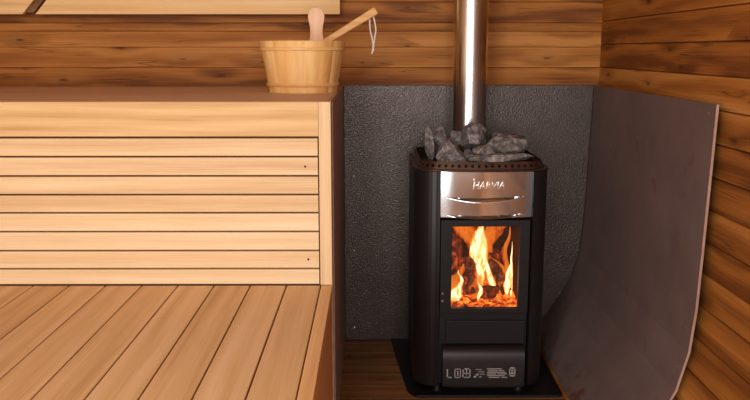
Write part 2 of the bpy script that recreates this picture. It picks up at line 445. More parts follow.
# front wall (behind the camera) with two added openings that supply the light
WINS = [(-1.45, -.38, .10), (-.14, .58, .45)]
WZ0, WZ1 = 0.10, 1.98
bm = new_bm()
for z0, z1 in [(0.0, WZ0), (WZ1, 2.12)]:
    k = max(1, round((z1-z0)/.08))
    for i in range(k):
        a, b = z0+(z1-z0)*i/k, z0+(z1-z0)*(i+1)/k
        s0 = span(a+1e-4); s1 = span(b-1e-4)
        box(bm, min(s0[0], s1[0])-.01, max(s0[1], s1[1])+.01, FRONT-.022, FRONT, a, b, .002, seg=1)
k = 20
for i in range(k):
    a, b = WZ0+(WZ1-WZ0)*i/k, WZ0+(WZ1-WZ0)*(i+1)/k
    s0 = span(a+1e-4); s1 = span(b-1e-4)
    if b <= WINS[1][2]+.02:
        box(bm, WINS[1][0], WINS[1][1], FRONT-.022, FRONT, a, b, .002, seg=1)
    for xa, xb in ((min(s0[0], s1[0])-.01, WINS[0][0]), (WINS[0][1], WINS[1][0]), (WINS[1][1], max(s0[1], s1[1])+.01)):
        box(bm, xa, xb, FRONT-.022, FRONT, a, b, .002, seg=1)
struct('wall_front', bm, M['pale_x'])  # unseen wall, pale wood picked for whiter reflections and bounce
for i, (xa, xb, za) in enumerate(WINS):
    bm = new_bm()
    box(bm, xa-.05, xb+.05, FRONT, FRONT+.018, WZ1, WZ1+.05, .003); box(bm, xa-.05, xb+.05, FRONT, FRONT+.018, za-.05, za, .003)
    box(bm, xa-.05, xa, FRONT, FRONT+.018, za, WZ1, .003); box(bm, xb, xb+.05, FRONT, FRONT+.018, za, WZ1, .003)
    struct('window_%d' % (i+1), bm, M['wall_x'])

# floor: planks laid across the room
bm = new_bm()
y = FRONT; ys = []
while y < BACK: ys.append(y); y += 0.098
ys.append(BACK+.02)
x0, x1 = 2*CX-W[0][0], W[0][0]
for a, b in zip(ys, ys[1:]):
    P = [(a, -.004), (a+.0012, 0), (b-.0012, 0), (b, -.004), (b, -.03), (a, -.03)]
    prism(bm, P, 'x', x0-.01, x1+.01)
struct('floor', bm, M['floor_x'], 'dark knotty plank floor beside the stove')

# ---------------------------------------------------------------- heat shields
def screw(parent, p, n, mat, r=0.0045, name='screw'):
    bm = new_bm(); n = Vector(n).normalized(); p = Vector(p)
    tube(bm, [p-n*0.001, p+n*0.0012, p+n*0.0024], [r, r, r*0.6], 12)
    return obj(name, bm, mat, parent, smooth=40)

root = thing('heat_shield', 'flat speckled grey metal sheet on the back wall behind the stove', 'heat shield', (0.34, 2.915, 0.0), 'grey metal heat shields')
bm = new_bm()
prof = [(-.0995, .002), (.56, .002)] + [(x-.001, z) for x, z in SH]
prism(bm, [(x, z) for x, z in prof] + [(-.0995, .947)], 'y', 2.902, 2.914, .0012)
obj('sheet', bm, M['hammered'], root)
for z in (.622, .345, .050):
    screw(root, (-.066, 2.902, z), (0, -1, 0), M['screw'], .004)

root = thing('heat_shield', 'tall smooth grey metal sheet curving down along the right wall to the floor', 'heat shield', (0.70, 2.38, 0.0), 'grey metal heat shields')
SHo = offset_poly(SH, 0.0045)
NEAR = 1.862
bm = new_bm()
prism(bm, SH + SHo[::-1], 'y', NEAR, 2.901)
obj('sheet', bm, M['sheet'], root)
bm = new_bm()                                   # raw cut edge seen at the near end and along the top
prism(bm, [(x-.0004, z) for x, z in SH[:-1]] + [(SH[-1][0]-.0004, .9474), (SHo[-1][0]+.0008, .9474)] + [(x+.0008, z) for x, z in SHo[:-1]][::-1], 'y', NEAR-.002, NEAR+.0004)
obj('cut_edge', bm, M['cut_edge'], root)
for p, n in [((.7866, 1.90, .925), (-1, 0, 0)), ((.7785, 1.90, .62), (-1, 0, 0)), ((.768, 1.90, .40), (-1, 0, .1)), ((.750, 1.89, .305), (-1, 0, .35))]:
    screw(root, p, n, M['screw'], .003)

# ---------------------------------------------------------------- upper bench
XR, YF = -.103, 2.03
XL = -1.695
root = thing('upper_bench', 'tall pale timber sauna bench with slatted front, carrying the bucket', 'bench', (-.9, 2.46, 0.0))
bm = new_bm()
box(bm, XL, -.134, 2.032, 2.050, .8570, .943, .0015)
obj('fascia_board', bm, M['fascia_x'], root)
bm = new_bm()
zj = [.472, .515, .563, .613, .662, .709, .757, .806, .854]
for a, b in zip(zj, zj[1:]):
    box(bm, XL, -.1365, 2.032, 2.050, a+.0022, b-.0022, .0015)
obj('front_slats', bm, M['pale_x'], root)
bm = new_bm(); box(bm, XL, -.134, 2.056, 2.066, .46, .925, 0); obj('slat_backing', bm, M['gap'], root)
bm = new_bm(); box(bm, -.1335, XR, 2.030, 2.062, .472, .943, .0015); obj('corner_post', bm, M['pale_z'], root)
bm = new_bm()
box(bm, XL, -.112, 2.0505, 2.34, .925, .9435, .001); box(bm, XL, -.112, 2.341, 2.63, .925, .9435, .001); box(bm, XL, -.112, 2.631, 2.901, .925, .9435, .001)
obj('bench_top', bm, M['top_x'], root)
bm = new_bm(); box(bm, -.1115, XR, 2.0625, 2.901, .0, .944, .001); obj('side_board', bm, M['side_y'], root)
bm = new_bm(); box(bm, -.1028, -.1000, 2.085, 2.900, .0, .940, .0008); obj('side_cladding', bm, M['cladding'], root)['label'] = 'grey metal sheet on the bench side'
screw(root, (-.1685, 2.032, .781), (0, -1, 0), M['dark_screw'], .0028)
screw(root, (-.164, 2.032, .540), (0, -1, 0), M['dark_screw'], .0028)

# ---------------------------------------------------------------- lower bench
root = thing('lower_bench', 'low wide sauna bench of tan planks running towards the viewer', 'bench', (-.9, 1.62, 0.0))
bm = new_bm()
xs = [-.1325, -.2215] + [-.2215-.0935*i for i in range(1, 15)] + [XL]
for b, a in zip(xs, xs[1:]):
    box(bm, a+.0018, b-.0018, 1.22, 2.0295, .449, .471, .002)
obj('seat', bm, M['seat_y'], root)
bm = new_bm(); box(bm, XL, -.134, 1.23, 2.028, .432, .4485, 0); obj('seat_frame', bm, M['gap'], root)
bm = new_bm(); box(bm, -.1315, XR, 1.21, 2.0295, .432, .4715, .0018); obj('edge_trim', bm, M['trim_y'], root)
bm = new_bm()
for a, b in ((.003, .145), (.147, .289), (.291, .4315)):
    box(bm, -.126, -.1045, 1.22, 2.0295, a, b, .0015)
obj('side_panel', bm, M['trim_y'], root)
bm = new_bm()
for a, b in ((.003, .145), (.147, .289), (.291, .4315)):
    box(bm, XL, -.127, 1.22, 1.24, a, b, .0015)
obj('front_panel', bm, M['pale_x'], root)

# ---------------------------------------------------------------- backrest on the wall
root = thing('backrest', 'pale mitred backrest boards mounted high on the back wall above the bench', 'backrest', (-.7, 2.90, 1.191))
bm = new_bm(); prism(bm, [(-1.155, 1.191), (-.110, 1.191), (-.110, 1.34), (-1.025, 1.34)], 'y', 2.862, 2.884, .0015); obj('backrest_board', bm, M['honey'], root)
bm = new_bm(); prism(bm, [(-1.68, 1.191), (-1.199, 1.191), (-1.069, 1.34), (-1.68, 1.34)], 'y', 2.862, 2.884, .0015); obj('backrest_board', bm, M['honey'], root)
bm = new_bm(); box(bm, -1.5, -.3, 2.884, 2.9298, 1.27, 1.31, .002); obj('wall_batten', bm, M['top_x'], root)
bm = new_bm(); prism(bm, [(-1.190, 1.197), (-1.164, 1.197), (-1.034, 1.34), (-1.060, 1.34)], 'y', 2.872, 2.8838, .001); obj('joint_strip', bm, M['gap'], root)

# ---------------------------------------------------------------- bucket
BX, BY, BZ = -.211, 2.515, .9438
root = thing('sauna_bucket', 'round pine stave bucket with two wooden hoops on the bench end', 'bucket', (BX, BY, BZ))
bm = new_bm()
NS = 16
RB, RT, HB = .103, .130, .153
for s in range(NS):
    a0 = (s+.3)*2*PI/NS; t = new_bm(); sub = 6; rows = []
    for z, ro, ri in [(0, RB, RB-.014), (.012, RB+.002, RB-.012), (HB*.5, (RB+RT)/2, (RB+RT)/2-.013), (HB-.002, RT-.0005, RT-.012), (HB, RT-.002, RT-.011)]:
        ro_ring, ri_ring = [], []
        for k in range(sub+1):
            a = a0 + (k/sub)*2*PI/NS
            g = .0016 if k in (0, sub) else 0
            ro_ring.append(t.verts.new((BX+(ro-g)*math.cos(a), BY+(ro-g)*math.sin(a), BZ+z)))
            ri_ring.append(t.verts.new((BX+ri*math.cos(a), BY+ri*math.sin(a), BZ+z)))
        rows.append((ro_ring, ri_ring))
    for (o0, i0), (o1, i1) in zip(rows, rows[1:]):
        for k in range(sub):
            t.faces.new((o0[k], o0[k+1], o1[k+1], o1[k])); t.faces.new((i0[k+1], i0[k], i1[k], i1[k+1]))
    for k in range(sub):
        t.faces.new((rows[-1][0][k], rows[-1][0][k+1], rows[-1][1][k+1], rows[-1][1][k]))
        t.faces.new((rows[0][0][k+1], rows[0][0][k], rows[0][1][k], rows[0][1][k+1]))
    bmesh.ops.recalc_face_normals(t, faces=t.faces[:])
    merge(bm, t, R.random())
lathe(bm, [(RB-.012, BZ+.012), (RB-.011, BZ+.022)], BX, BY, 48, .5)
obj('bucket_body', bm, M['bucket'], root, smooth=30)
for zc in (HB*.845, HB*.155):
    r = RB + (RT-RB)*zc/HB
    bm = new_bm()
    lathe(bm, [(r-.003, BZ+zc-.0055), (r+.003, BZ+zc-.0045), (r+.0048, BZ+zc), (r+.0036, BZ+zc+.0045), (r-.002, BZ+zc+.0055)], BX, BY, 64, .4)
    obj('hoop', bm, M['hoop'], root, smooth=50)
# tall stave end that serves as grip
bm = new_bm()
gx, gy = -.1755, 2.630
prof = [(-.024, .02), (-.0235, .150), (-.0215, .163), (-.0195, .180), (-.0205, .198), (-.0245, .216), (-.0262, .230), (-.0242, .243), (-.018, .2525), (-.009, .2575)]
pts = [(gx+x, BZ+z) for x, z in prof] + [(gx-x, BZ+z) for x, z in prof[::-1]]
prism(bm, pts, 'y', gy-.007, gy+.007, .003)
obj('grip_stave', bm, M['beech'], root, smooth=40)['label'] = 'pale pinkish rounded grip rising above the rim'

# ---------------------------------------------------------------- ladle
A = Vector((-.140, 2.632, 1.1005)); B = Vector((.0125, 2.655, 1.1935))
d = (B-A).normalized()
S = A - d*0.135
root = thing('sauna_ladle', 'pale wooden ladle handle leaning out of the bucket towards the flue', 'ladle', tuple(S))
bm = new_bm()
upv = Vector((-d.z, 0, d.x)).normalized(); sd = d.cross(upv)
t = new_bm()
L = (B-S).length
def stick(u, wv, tv):
    return S + d*u + upv*wv + sd*tv
sec = [(0.0, .007, .006), (L*.3, .0088, .0075), (L*.7, .0108, .008), (L-.006, .0122, .0085), (L, .0112, .0075)]
rings = []
for u, w_, th_ in sec:
    rings.append([t.verts.new(stick(u, a*w_, b*th_)) for a, b in ((-1, -.75), (-.8, -1), (.8, -1), (1, -.75), (1, .75), (.8, 1), (-.8, 1), (-1, .75))])
for a, b in zip(rings, rings[1:]):
    for k in range(8): t.faces.new((a[k], a[(k+1) % 8], b[(k+1) % 8], b[k]))
t.faces.new(rings[0][::-1]); t.faces.new(rings[-1])
bmesh.ops.recalc_face_normals(t, faces=t.faces[:])
merge(bm, t, .5)
obj('handle', bm, M['ladle'], root, smooth=30)
bm = new_bm()                                   # scoop inside the bucket
lathe(bm, [(.004, S.z-.062), (.026, S.z-.056), (.036, S.z-.035), (.038, S.z-.008), (.034, S.z-.008), (.031, S.z-.034), (.022, S.z-.052), (.003, S.z-.057)], S.x-.028, S.y-.02, 32, .3)
obj('scoop', bm, M['ladle'], root, smooth=50)
HU = L - .026
hole = stick(HU, 0, -.0090)
bm = new_bm(); tube(bm, [hole+sd*.004, hole-sd*.0006], .0042, 14); obj('cord_hole', bm, M['deep'], root)  # black plug standing in for the shade inside the hole
h = hole
loop = [(0, 0, .0), (.003, -.004, -.012), (.0035, -.005, -.030), (.006, -.005, -.052), (.0115, -.005, -.074), (.0150, -.005, -.098)]
loop2 = [(.0150, -.005, -.098), (.0205, -.004, -.066), (.0230, -.003, -.044), (.0195, -.003, -.022), (.0165, -.003, -.008), (.0145, 0.006, .004)]
tail = [(.0150, -.005, -.098), (.0125, -.006, -.109), (.0105, -.006, -.122)]
tail2 = [(.0150, -.005, -.098), (.0150, -.006, -.108), (.0125, -.006, -.117)]
def smooth_path(P, n=5):
    P = [h+Vector(p) for p in P]; out = []
    for i in range(len(P)-1):
        p0, p1, p2, p3 = P[max(i-1, 0)], P[i], P[i+1], P[min(i+2, len(P)-1)]
        for k in range(n):
            u = k/n
            out.append(0.5*((2*p1)+(p2-p0)*u+(2*p0-5*p1+4*p2-p3)*u*u+(3*p1-p0-3*p2+p3)*u**3))
    return out + [P[-1]]
bm = new_bm()
for pth in (loop, loop2, tail, tail2): tube(bm, smooth_path(pth), .0026, 8)
kn = h+Vector(loop[-1])
tube(bm, [kn+Vector((0, 0, -.005)), kn+Vector((0, 0, -.002)), kn+Vector((0, 0, .003)), kn+Vector((0, 0, .006))], [.002, .0042, .0042, .002], 10)
obj('cord_loop', bm, M['cord'], root, smooth=60)['label'] = 'knotted white cord loop'

# ---------------------------------------------------------------- stove
SX0, SX1, SY0, SY1 = .129, .538, 2.388, 2.82
SCX = .334
def outline(off=0.0, n=10):
    """plan of the stove: bowed front, rounded corners; anticlockwise from front left"""
    x0, x1, y1 = SX0+off, SX1-off, SY1-off
    rf, rb = .076-off*.5, .045-off*.5
    def yb(x): return SY0 + off + .014*((x-SCX)/.14)**2
    P = []
    for k in range(17):
        x = x0+rf + (x1-x0-2*rf)*k/16; P.append((x, yb(x)))
    ye = yb(x1-rf)
    for k in range(1, n+1):
        a = -PI/2 + (PI/2)*k/n; P.append((x1-rf+rf*math.cos(a), ye+rf+rf*math.sin(a)))
    for k in range(0, n+1):
        a = (PI/2)*k/n; P.append((x1-rb+rb*math.cos(a), y1-rb+rb*math.sin(a)))
    for k in range(0, n+1):
        a = PI/2 + (PI/2)*k/n; P.append((x0+rb+rb*math.cos(a), y1-rb+rb*math.sin(a)))
    for k in range(0, n):
        a = PI + (PI/2)*k/n; P.append((x0+rf+rf*math.cos(a), ye+rf+rf*math.sin(a)))
    return P
FX0, FX1 = .2055, .4815                          # front panels' opening
stove = thing('wood_stove', 'black wood-burning sauna stove with a lit fire behind glass', 'stove', (SCX, 2.60, .008))
O = outline()
for side in (-1, 1):
    P = [p for p in O if (p[0] < FX0-.001 if side < 0 else p[0] > FX1+.001)]
    if side < 0:
        k = next(i for i in range(len(P)) if P[i][1] > 2.75)   # start at the rear
        P = P[k:] + P[:k]
        P = P + [(FX0-.001, 2.395), (FX0-.001, 2.815)]
    else:
        P = [(FX1+.001, 2.815), (FX1+.001, 2.395)] + P
    bm = new_bm(); prism(bm, P, 'z', .034, .7125, .0008, .5); obj('side_shell', bm, M['black'], stove, smooth=35)
bm = new_bm()
box(bm, FX0, FX1, 2.425, 2.815, .034, .262, 0); box(bm, FX0, FX1, 2.425, 2.815, .572, .700, 0); box(bm, FX0, FX1, 2.735, 2.815, .262, .572, 0)
obj('body_core', bm, M['black2'], stove)
# firebox
bm = new_bm()
box(bm, FX0+.001, .226, 2.426, 2.734, .264, .570, 0); box(bm, .464, FX1-.001, 2.426, 2.734, .264, .570, 0)
box(bm, .226, .464, 2.722, 2.734, .264, .570, 0); box(bm, .226, .464, 2.426, 2.722, .264, .278, 0); box(bm, .226, .464, 2.426, 2.722, .560, .570, 0)
obj('firebox', bm, M['liner'], stove)
# polished panel with two lens-shaped finger ledges and raised lettering
def bow(x): return 2.389 + .013*((x-SCX-.0)/.14)**2
bm = new_bm(); t = new_bm()
NX, NZ = 72, 110
Z0, Z1 = .5665, .7125
def ledge(x, z):
    o = 0.0
    for zc, hh in ((.6375, .0175), (.5835, .0165)):
        u = (x-SCX-.010)/.118
        if abs(u) < 1:
            top = zc - .0035*(1-u*u) + .002*u
            bot = zc - hh*(1-u*u) + .002*u
            if bot < z < top:
                w = (z-bot)/max(top-bot, 1e-5)
                o = max(o, .009*min(1.0, (1-u*u)*2.2)*w**1.1)
    return o
grid = []
for j in range(NZ+1):
    z = Z0 + (Z1-Z0)*j/NZ
    row = []
    for i in range(NX+1):
        x = FX0+.0008 + (FX1-FX0-.0016)*i/NX
        lip = .006*(max(0, .5745-z)/.005) if z < .5745 else 0
        row.append(t.verts.new((x, bow(x)+ledge(x, z)+lip, z)))
    grid.append(row)
for j in range(NZ):
    for i in range(NX):
        t.faces.new((grid[j][i], grid[j][i+1], grid[j+1][i+1], grid[j+1][i]))
bnd = [grid[0][i] for i in range(NX+1)] + [grid[j][NX] for j in range(1, NZ+1)] + [grid[NZ][i] for i in range(NX-1, -1, -1)] + [grid[j][0] for j in range(NZ-1, 0, -1)]
bb = [t.verts.new((v.co.x, 2.424, v.co.z)) for v in bnd]
for k in range(len(bnd)):
    k2 = (k+1) % len(bnd)
    t.faces.new((bnd[k2], bnd[k], bb[k], bb[k2]))
merge(bm, t, .5)
panel = obj('polished_panel', bm, M['chrome'], stove, smooth=38)
panel['label'] = 'polished steel front panel'

def text_bm(s, size, x, z, yfun, depth, shear=0.0, width=None):
    cu = bpy.data.curves.new('t', 'FONT'); cu.body = s; cu.size = size; cu.extrude = depth; cu.shear = shear; cu.resolution_u = 4; cu.bevel_depth = depth*.3
    o = bpy.data.objects.new('t', cu); COL.objects.link(o)
    dg = bpy.context.evaluated_depsgraph_get(); dg.update()
    me = bpy.data.meshes.new_from_object(o.evaluated_get(dg))
    bpy.data.objects.remove(o); bpy.data.curves.remove(cu)
    b = new_bm(); b.from_mesh(me); bpy.data.meshes.remove(me)
    xs_ = [v.co.x for v in b.verts]; w0, w1 = min(xs_), max(xs_)
    k = (width/(w1-w0)) if width else 1.0
    for v in b.verts:
        px = x + (v.co.x-w0)*k
        v.co = Vector((px, yfun(px)-v.co.z, z+v.co.y))
    return b
bm = text_bm('HARVIA', .030, .300, .6625, bow, .0016, .22, .097)
tube(bm, [(.304, bow(.304)+.0005, .690), (.304, bow(.304)-.002, .690)], .0032, 12)
obj('raised_lettering', bm, M['chrome_text'], panel)

# door
bm = new_bm(); t = new_bm()
gx0, gx1, gz0, gz1 = .2425, .4480, .2880, .5455
box(bm, .2085, gx0, 2.398, 2.418, .273, .5645, .0015, .5); box(bm, gx1, .4785, 2.398, 2.418, .273, .5645, .0015, .5)
box(bm, gx0-.001, gx1+.001, 2.398, 2.418, gz1, .5645, .0015, .5); box(bm, gx0-.001, gx1+.001, 2.398, 2.418, .273, gz0, .0015, .5)
t.free()
door = obj('door', bm, M['black2'], stove)
bm = new_bm(); box(bm, gx0-.003, gx1+.003, 2.4085, 2.4125, gz0-.003, gz1+.003, 0); obj('glass_pane', bm, M['glass'], door)
for z in (.337, .313):
    bm = new_bm(); tube(bm, [(.2155, 2.3985, z), (.2155, 2.3925, z), (.2155, 2.3905, z)], [.0042, .0042, .002], 14); obj('hinge_pin', bm, M['screw'], door, smooth=40)
# plate and ash drawer
bm = new_bm(); box(bm, .2085, .4785, 2.412, 2.424, .169, .270, 0, .5); box(bm, .228, .4735, 2.402, 2.413, .172, .247, .002, .5); obj('air_plate', bm, M['black2'], stove)
bm = new_bm()
prof = [(2.424, .168), (2.404, .1665), (2.394, .163), (2.386, .157), (2.381, .149), (2.378, .138), (2.3765, .124), (2.376, .060), (2.377, .043), (2.380, .039), (2.424, .039)]
prism(bm, prof, 'x', .2185, .4715, 0, .5)
drawer = obj('ash_drawer', bm, M['black'], stove, smooth=30)
# printed rating label on the drawer: drawn marks and bars
def px_x(p): return (p-375)*2.505/813 + .0093
def px_z(y): return .0705 + (377.3-y)*.0030
bm = new_bm(); YL = 2.3757
def bar(x0, x1, y0, y1): box(bm, px_x(x0), px_x(x1), YL-.0004, YL+.0006, px_z(y1), px_z(y0), 0)
bar(446.8, 448.2, 367.5, 377.2); bar(446.8, 451.8, 376, 377.2)                       # L-shaped mark
bar(454.6, 455.5, 367, 377); bar(460.2, 461.1, 367, 377); bar(454.6, 461.1, 367, 367.9); bar(454.6, 461.1, 376.1, 377); bar(457.4, 458.5, 369.4, 374.8); bar(456.6, 459.3, 369.4, 370.2)
bar(462.6, 463.8, 368, 377); bar(469.6, 470.8, 368, 377); bar(462.6, 470.8, 376, 377); bar(464.5, 469, 366.6, 367.8); bar(462.6, 470.8, 371.6, 372.6); bar(466.2, 467.2, 367.6, 374.4)
bar(474, 476.5, 375, 376.6); bar(476, 478.8, 372.6, 374.4); bar(478.4, 484.8, 370.2, 370.9); bar(476, 482, 367.6, 368.3); bar(479.2, 482, 375.6, 376.4); bar(480, 485, 372.8, 373.5)
for y0, xa, xb in ((366.8, 487.2, 502), (368.8, 488, 498), (370.6, 487.4, 506), (372.4, 487.4, 496.6), (374.2, 487.4, 505), (376.1, 489, 500)):
    bar(xa, xb, y0, y0+.9)
for y0, xa, xb in ((368.8, 499, 504.5), (372.4, 498, 507.5), (376.1, 502, 508)):
    bar(xa, xb, y0, y0+.8)
bar(509.6, 510.6, 365.6, 375.6); bar(514.8, 515.8, 365.6, 375.6); bar(509.6, 515.8, 365.6, 367.2); bar(509.6, 515.8, 374.2, 375.6); bar(511.6, 513.8, 368.4, 370); bar(511.2, 514.2, 371.2, 373)
obj('rating_label', bm, M['print'], drawer)['label'] = 'pale printed symbols and text lines'
for x in (.2255, .4645):
    screw(drawer, (x, 2.3764, .050), (0, -1, 0), M['black2'], .003)
# plinth and feet
bm = new_bm()
box(bm, .25, .455, 2.44, 2.46, .010, .034, .001); box(bm, .165, .505, 2.46, 2.80, .012, .034, 0)
for k in range(9): box(bm, .262+k*.02, .274+k*.02, 2.4385, 2.4405, .015, .029, 0)
obj('plinth', bm, M['black2'], stove)
for x in (.205, .463):
    for y in (2.43, 2.78):
        bm = new_bm(); lathe(bm, [(.016, .008), (.017, .012), (.012, .018), (.012, .034)], x, y, 20); obj('foot', bm, M['black2'], stove, smooth=40)
# rim lip
def ring_from(offs, name, mat, smooth=35):
    bm = new_bm(); t = new_bm(); rings = []
    for off, z in offs:
        rings.append([t.verts.new((x, y, z)) for x, y in outline(off)])
    n = len(rings[0]); m = len(rings)
    for i in range(m):
        a, b = rings[i], rings[(i+1) % m]
        for k in range(n):
            t.faces.new((a[k], a[(k+1) % n], b[(k+1) % n], b[k]))
    bmesh.ops.recalc_face_normals(t, faces=t.faces[:])
    merge(bm, t, .5)
    return obj(name, bm, mat, stove, smooth=smooth)
ring_from([(-.0015, .7130), (-.0035, .7150), (-.002, .7180), (.006, .7195), (.010, .7185), (.010, .7130)], 'rim_lip', M['copper'])
# perforated collar: each cell carries one round hole
def collar():
    Ob = outline(.007); Ot = outline(.019)
    n = len(Ob)
    cum = [0]
    for k in range(n):
        a, b = Vector(Ob[k]), Vector(Ob[(k+1) % n]); cum.append(cum[-1]+(b-a).length)
    tot = cum[-1]; cells = 74
    def at(s, w):
        s %= tot
        k = next(i for i in range(n) if cum[i] <= s <= cum[i+1]+1e-9)
        u = (s-cum[k])/(cum[k+1]-cum[k]+1e-12)
        a = Vector(Ob[k]).lerp(Vector(Ob[(k+1) % n]), u); b = Vector(Ot[k]).lerp(Vector(Ot[(k+1) % n]), u)
        p = a.lerp(b, w); return (p.x, p.y, .7165 + .0245*w)
    t = new_bm()
    for c in range(cells):
        s0 = c*tot/cells; ds = tot/cells
        sq = [(0, 0), (.5, 0), (1, 0), (1, .5), (1, 1), (.5, 1), (0, 1), (0, .5)]
        ov = [t.verts.new(at(s0+u*ds, w)) for u, w in sq]
        iv = []
        for u, w in sq:
            a = math.atan2(w-.5, u-.5)
            iv.append(t.verts.new(at(s0+(.5+.24*math.cos(a))*ds, .5+.20*math.sin(a))))
        for k in range(8):
            t.faces.new((ov[k], ov[(k+1) % 8], iv[(k+1) % 8], iv[k]))
    bmesh.ops.remove_doubles(t, verts=t.verts[:], dist=1e-5)
    bmesh.ops.recalc_face_normals(t, faces=t.faces[:])
    bm = new_bm(); merge(bm, t, .5)
    o = obj('perforated_collar', bm, M['copper'], stove)
    md = o.modifiers.new('thick', 'SOLIDIFY'); md.thickness = .003; md.offset = -1
collar()
ring_from([(.030, .701), (.030, .732), (.034, .732), (.034, .701)], 'stone_cradle', M['deep'])
bm = new_bm(); prism(bm, outline(.0345), 'z', .7005, .704, 0, .5); obj('cradle_floor', bm, M['deep'], stove)

# floor plate under the stove
bm = new_bm()
prism(bm, [(.137, 2.387), (.585, 2.387), (.598, 2.40), (.598, 2.899), (.07, 2.899), (.085, 2.70), (.112, 2.43)], 'z', .0005, .008, .002)
tag(obj('floor_plate', bm, M['black2'], at=(.34, 2.64, 0)), 'black steel floor plate lying under the stove', 'floor plate')

# flue
FLX, FLY, FLR = .3235, 2.715, .0570
root = thing('flue_pipe', 'shiny round steel flue pipe rising from behind the stones', 'flue pipe', (FLX, FLY, .7045))
bm = new_bm(); lathe(bm, [(FLR, .7045), (FLR, 1.2), (FLR, 2.118)], FLX, FLY, 72); obj('pipe', bm, M['flue'], root, smooth=40)
bm = new_bm(); lathe(bm, [(FLR+.0005, .7046), (FLR+.007, .7046), (FLR+.007, .716), (FLR+.004, .719), (FLR+.0005, .719)], FLX, FLY, 72, closed=True); obj('pipe_collar', bm, M['black2'], root, smooth=40)

# ---------------------------------------------------------------- stones
def stone(label, c, size, seed, rot=(0, 0, 0), cuts=()):
    r = random.Random(seed)
    t = new_bm(); bmesh.ops.create_icosphere(t, subdivisions=4, radius=1.0)
    planes = [(Vector(n).normalized(), dd) for n, dd in cuts]
    for _ in range(9):
        n = Vector((r.gauss(0, 1), r.gauss(0, 1), r.gauss(0, 1))).normalized(); planes.append((n, r.uniform(.62, .85)))
    for v in t.verts:
        p = v.co.copy()*1.12
        for n, dd in planes:
            e = p.dot(n)-dd
            if e > 0: p -= n*e*.97
        p += Vector((noise.noise(p*3+Vector((seed, 0, 0))), noise.noise(p*3+Vector((0, seed, 9))), noise.noise(p*3+Vector((5, 5, seed)))))*.09
        p += noise.noise(p*9+Vector((seed, 2, 1)))*.035*p.normalized()
        v.co = p
    mn = [min(v.co[i] for v in t.verts) for i in range(3)]; mx = [max(v.co[i] for v in t.verts) for i in range(3)]
    rm = Matrix.Rotation(math.radians(rot[1]), 3, 'Y') @ Matrix.Rotation(math.radians(rot[0]), 3, 'X') @ Matrix.Rotation(math.radians(rot[2]), 3, 'Z')
    for v in t.verts:
        q = Vector([((v.co[i]-mn[i])/(mx[i]-mn[i])-.5)*size[i] for i in range(3)])
        v.co = rm @ q + Vector(c)
    bm = new_bm(); merge(bm, t, .5)
    zb = min(v.co.z for v in bm.verts)
    o = obj('sauna_stone', bm, M['stone'], at=(c[0], c[1], zb), smooth=28)
    return tag(o, label, 'stone', 'sauna stones on the stove')
def at_px(px, py, y):                           # point seen at a photo position, at depth y
    th = math.atan(150/813); a = (px-375)/813; v = (200-py)/813
    X, Yy, Zz = a, math.cos(th)+v*math.sin(th), -math.sin(th)+v*math.cos(th)
    X, Yy = X*math.cos(.0037)+Yy*math.sin(.0037), Yy*math.cos(.0037)-X*math.sin(.0037)
    return (X*y/Yy, y, 1.07+Zz*y/Yy)
K = .0031
for lab, px, py, y, w, dpt, h, seed, rot, cuts in [
    ('narrow upright grey slab standing at the left corner of the stones', 429, 144.5, 2.505, 10, .055, 38, 3, (0, -6, 0), ()),
    ('dark upright stone between the left corner slab and the big wedge', 440, 139, 2.575, 14, .05, 27, 12, (0, 14, 0), ()),
    ('big wedge-shaped grey stone at the front left of the stones', 452, 152, 2.462, 33, .070, 28, 21, (0, 0, 0), (((.75, -.1, .66), .42), ((-.8, 0, .6), .62), ((0, 0, -1), .6))),
    ('large rounded grey stone directly in front of the flue pipe', 474, 136, 2.560, 29, .085, 27, 33, (0, -8, 0), ()),
    ('broad oval grey stone lying on the right of the stones', 505.5, 146, 2.530, 42, .080, 19, 44, (0, 5, 0), (((0, 0, 1), .6),)),
    ('small pointed grey stone wedged in the middle above the long flat one', 484, 151.5, 2.470, 24, .055, 13, 52, (0, 12, 0), ()),
    ('long flat grey stone along the front right collar', 501, 159.5, 2.440, 65, .050, 12, 61, (0, -2, 0), (((0, 0, 1), .55),)),
    ('dark stone half hidden behind the big wedge, left of the flue', 455, 138, 2.600, 17, .05, 16, 77, (0, 0, 0), ()),
    ('flat dark stone at the back right behind the broad oval one', 509, 137, 2.635, 36, .06, 9, 82, (0, 3, 0), ()),
    ('small brownish stone in the gap right of the big wedge', 468, 157, 2.500, 14, .04, 14, 91, (0, 20, 0), ()),
]:
    c = at_px(px, py, y)
    stone(lab, c, (w*K, dpt, h*K), seed, rot, cuts)

# ---------------------------------------------------------------- fire
def log(label, a, b, r, seed):
    a, b = Vector(a), Vector(b); bm = new_bm(); n = 14
    pts = [a.lerp(b, k/n) for k in range(n+1)]
    t = new_bm(); d_ = (b-a).normalized(); u_ = d_.orthogonal().normalized(); s_ = d_.cross(u_); rings = []
    for i, p in enumerate(pts):
        ring = []
        for k in range(20):
            an = k*2*PI/20; q = u_*math.cos(an)+s_*math.sin(an)
            rr = r*(1+.34*noise.noise(q*1.6+p*18+Vector((seed, 0, 0)))+.24*noise.noise(q*3+p*55))
            if i in (0, n): rr *= .86
            ring.append(t.verts.new(p+q*rr))
        rings.append(ring)
    for x, y_ in zip(rings, rings[1:]):
        for k in range(20): t.faces.new((x[k], x[(k+1) % 20], y_[(k+1) % 20], y_[k]))
    t.faces.new(rings[0][::-1]); t.faces.new(rings[-1])
    bmesh.ops.recalc_face_normals(t, faces=t.faces[:])
    merge(bm, t, .5)
    return tag(obj('burning_log', bm, M['log'], at=tuple((a+b)/2 - Vector((0, 0, r)))), label, 'log', 'logs burning in the stove', )
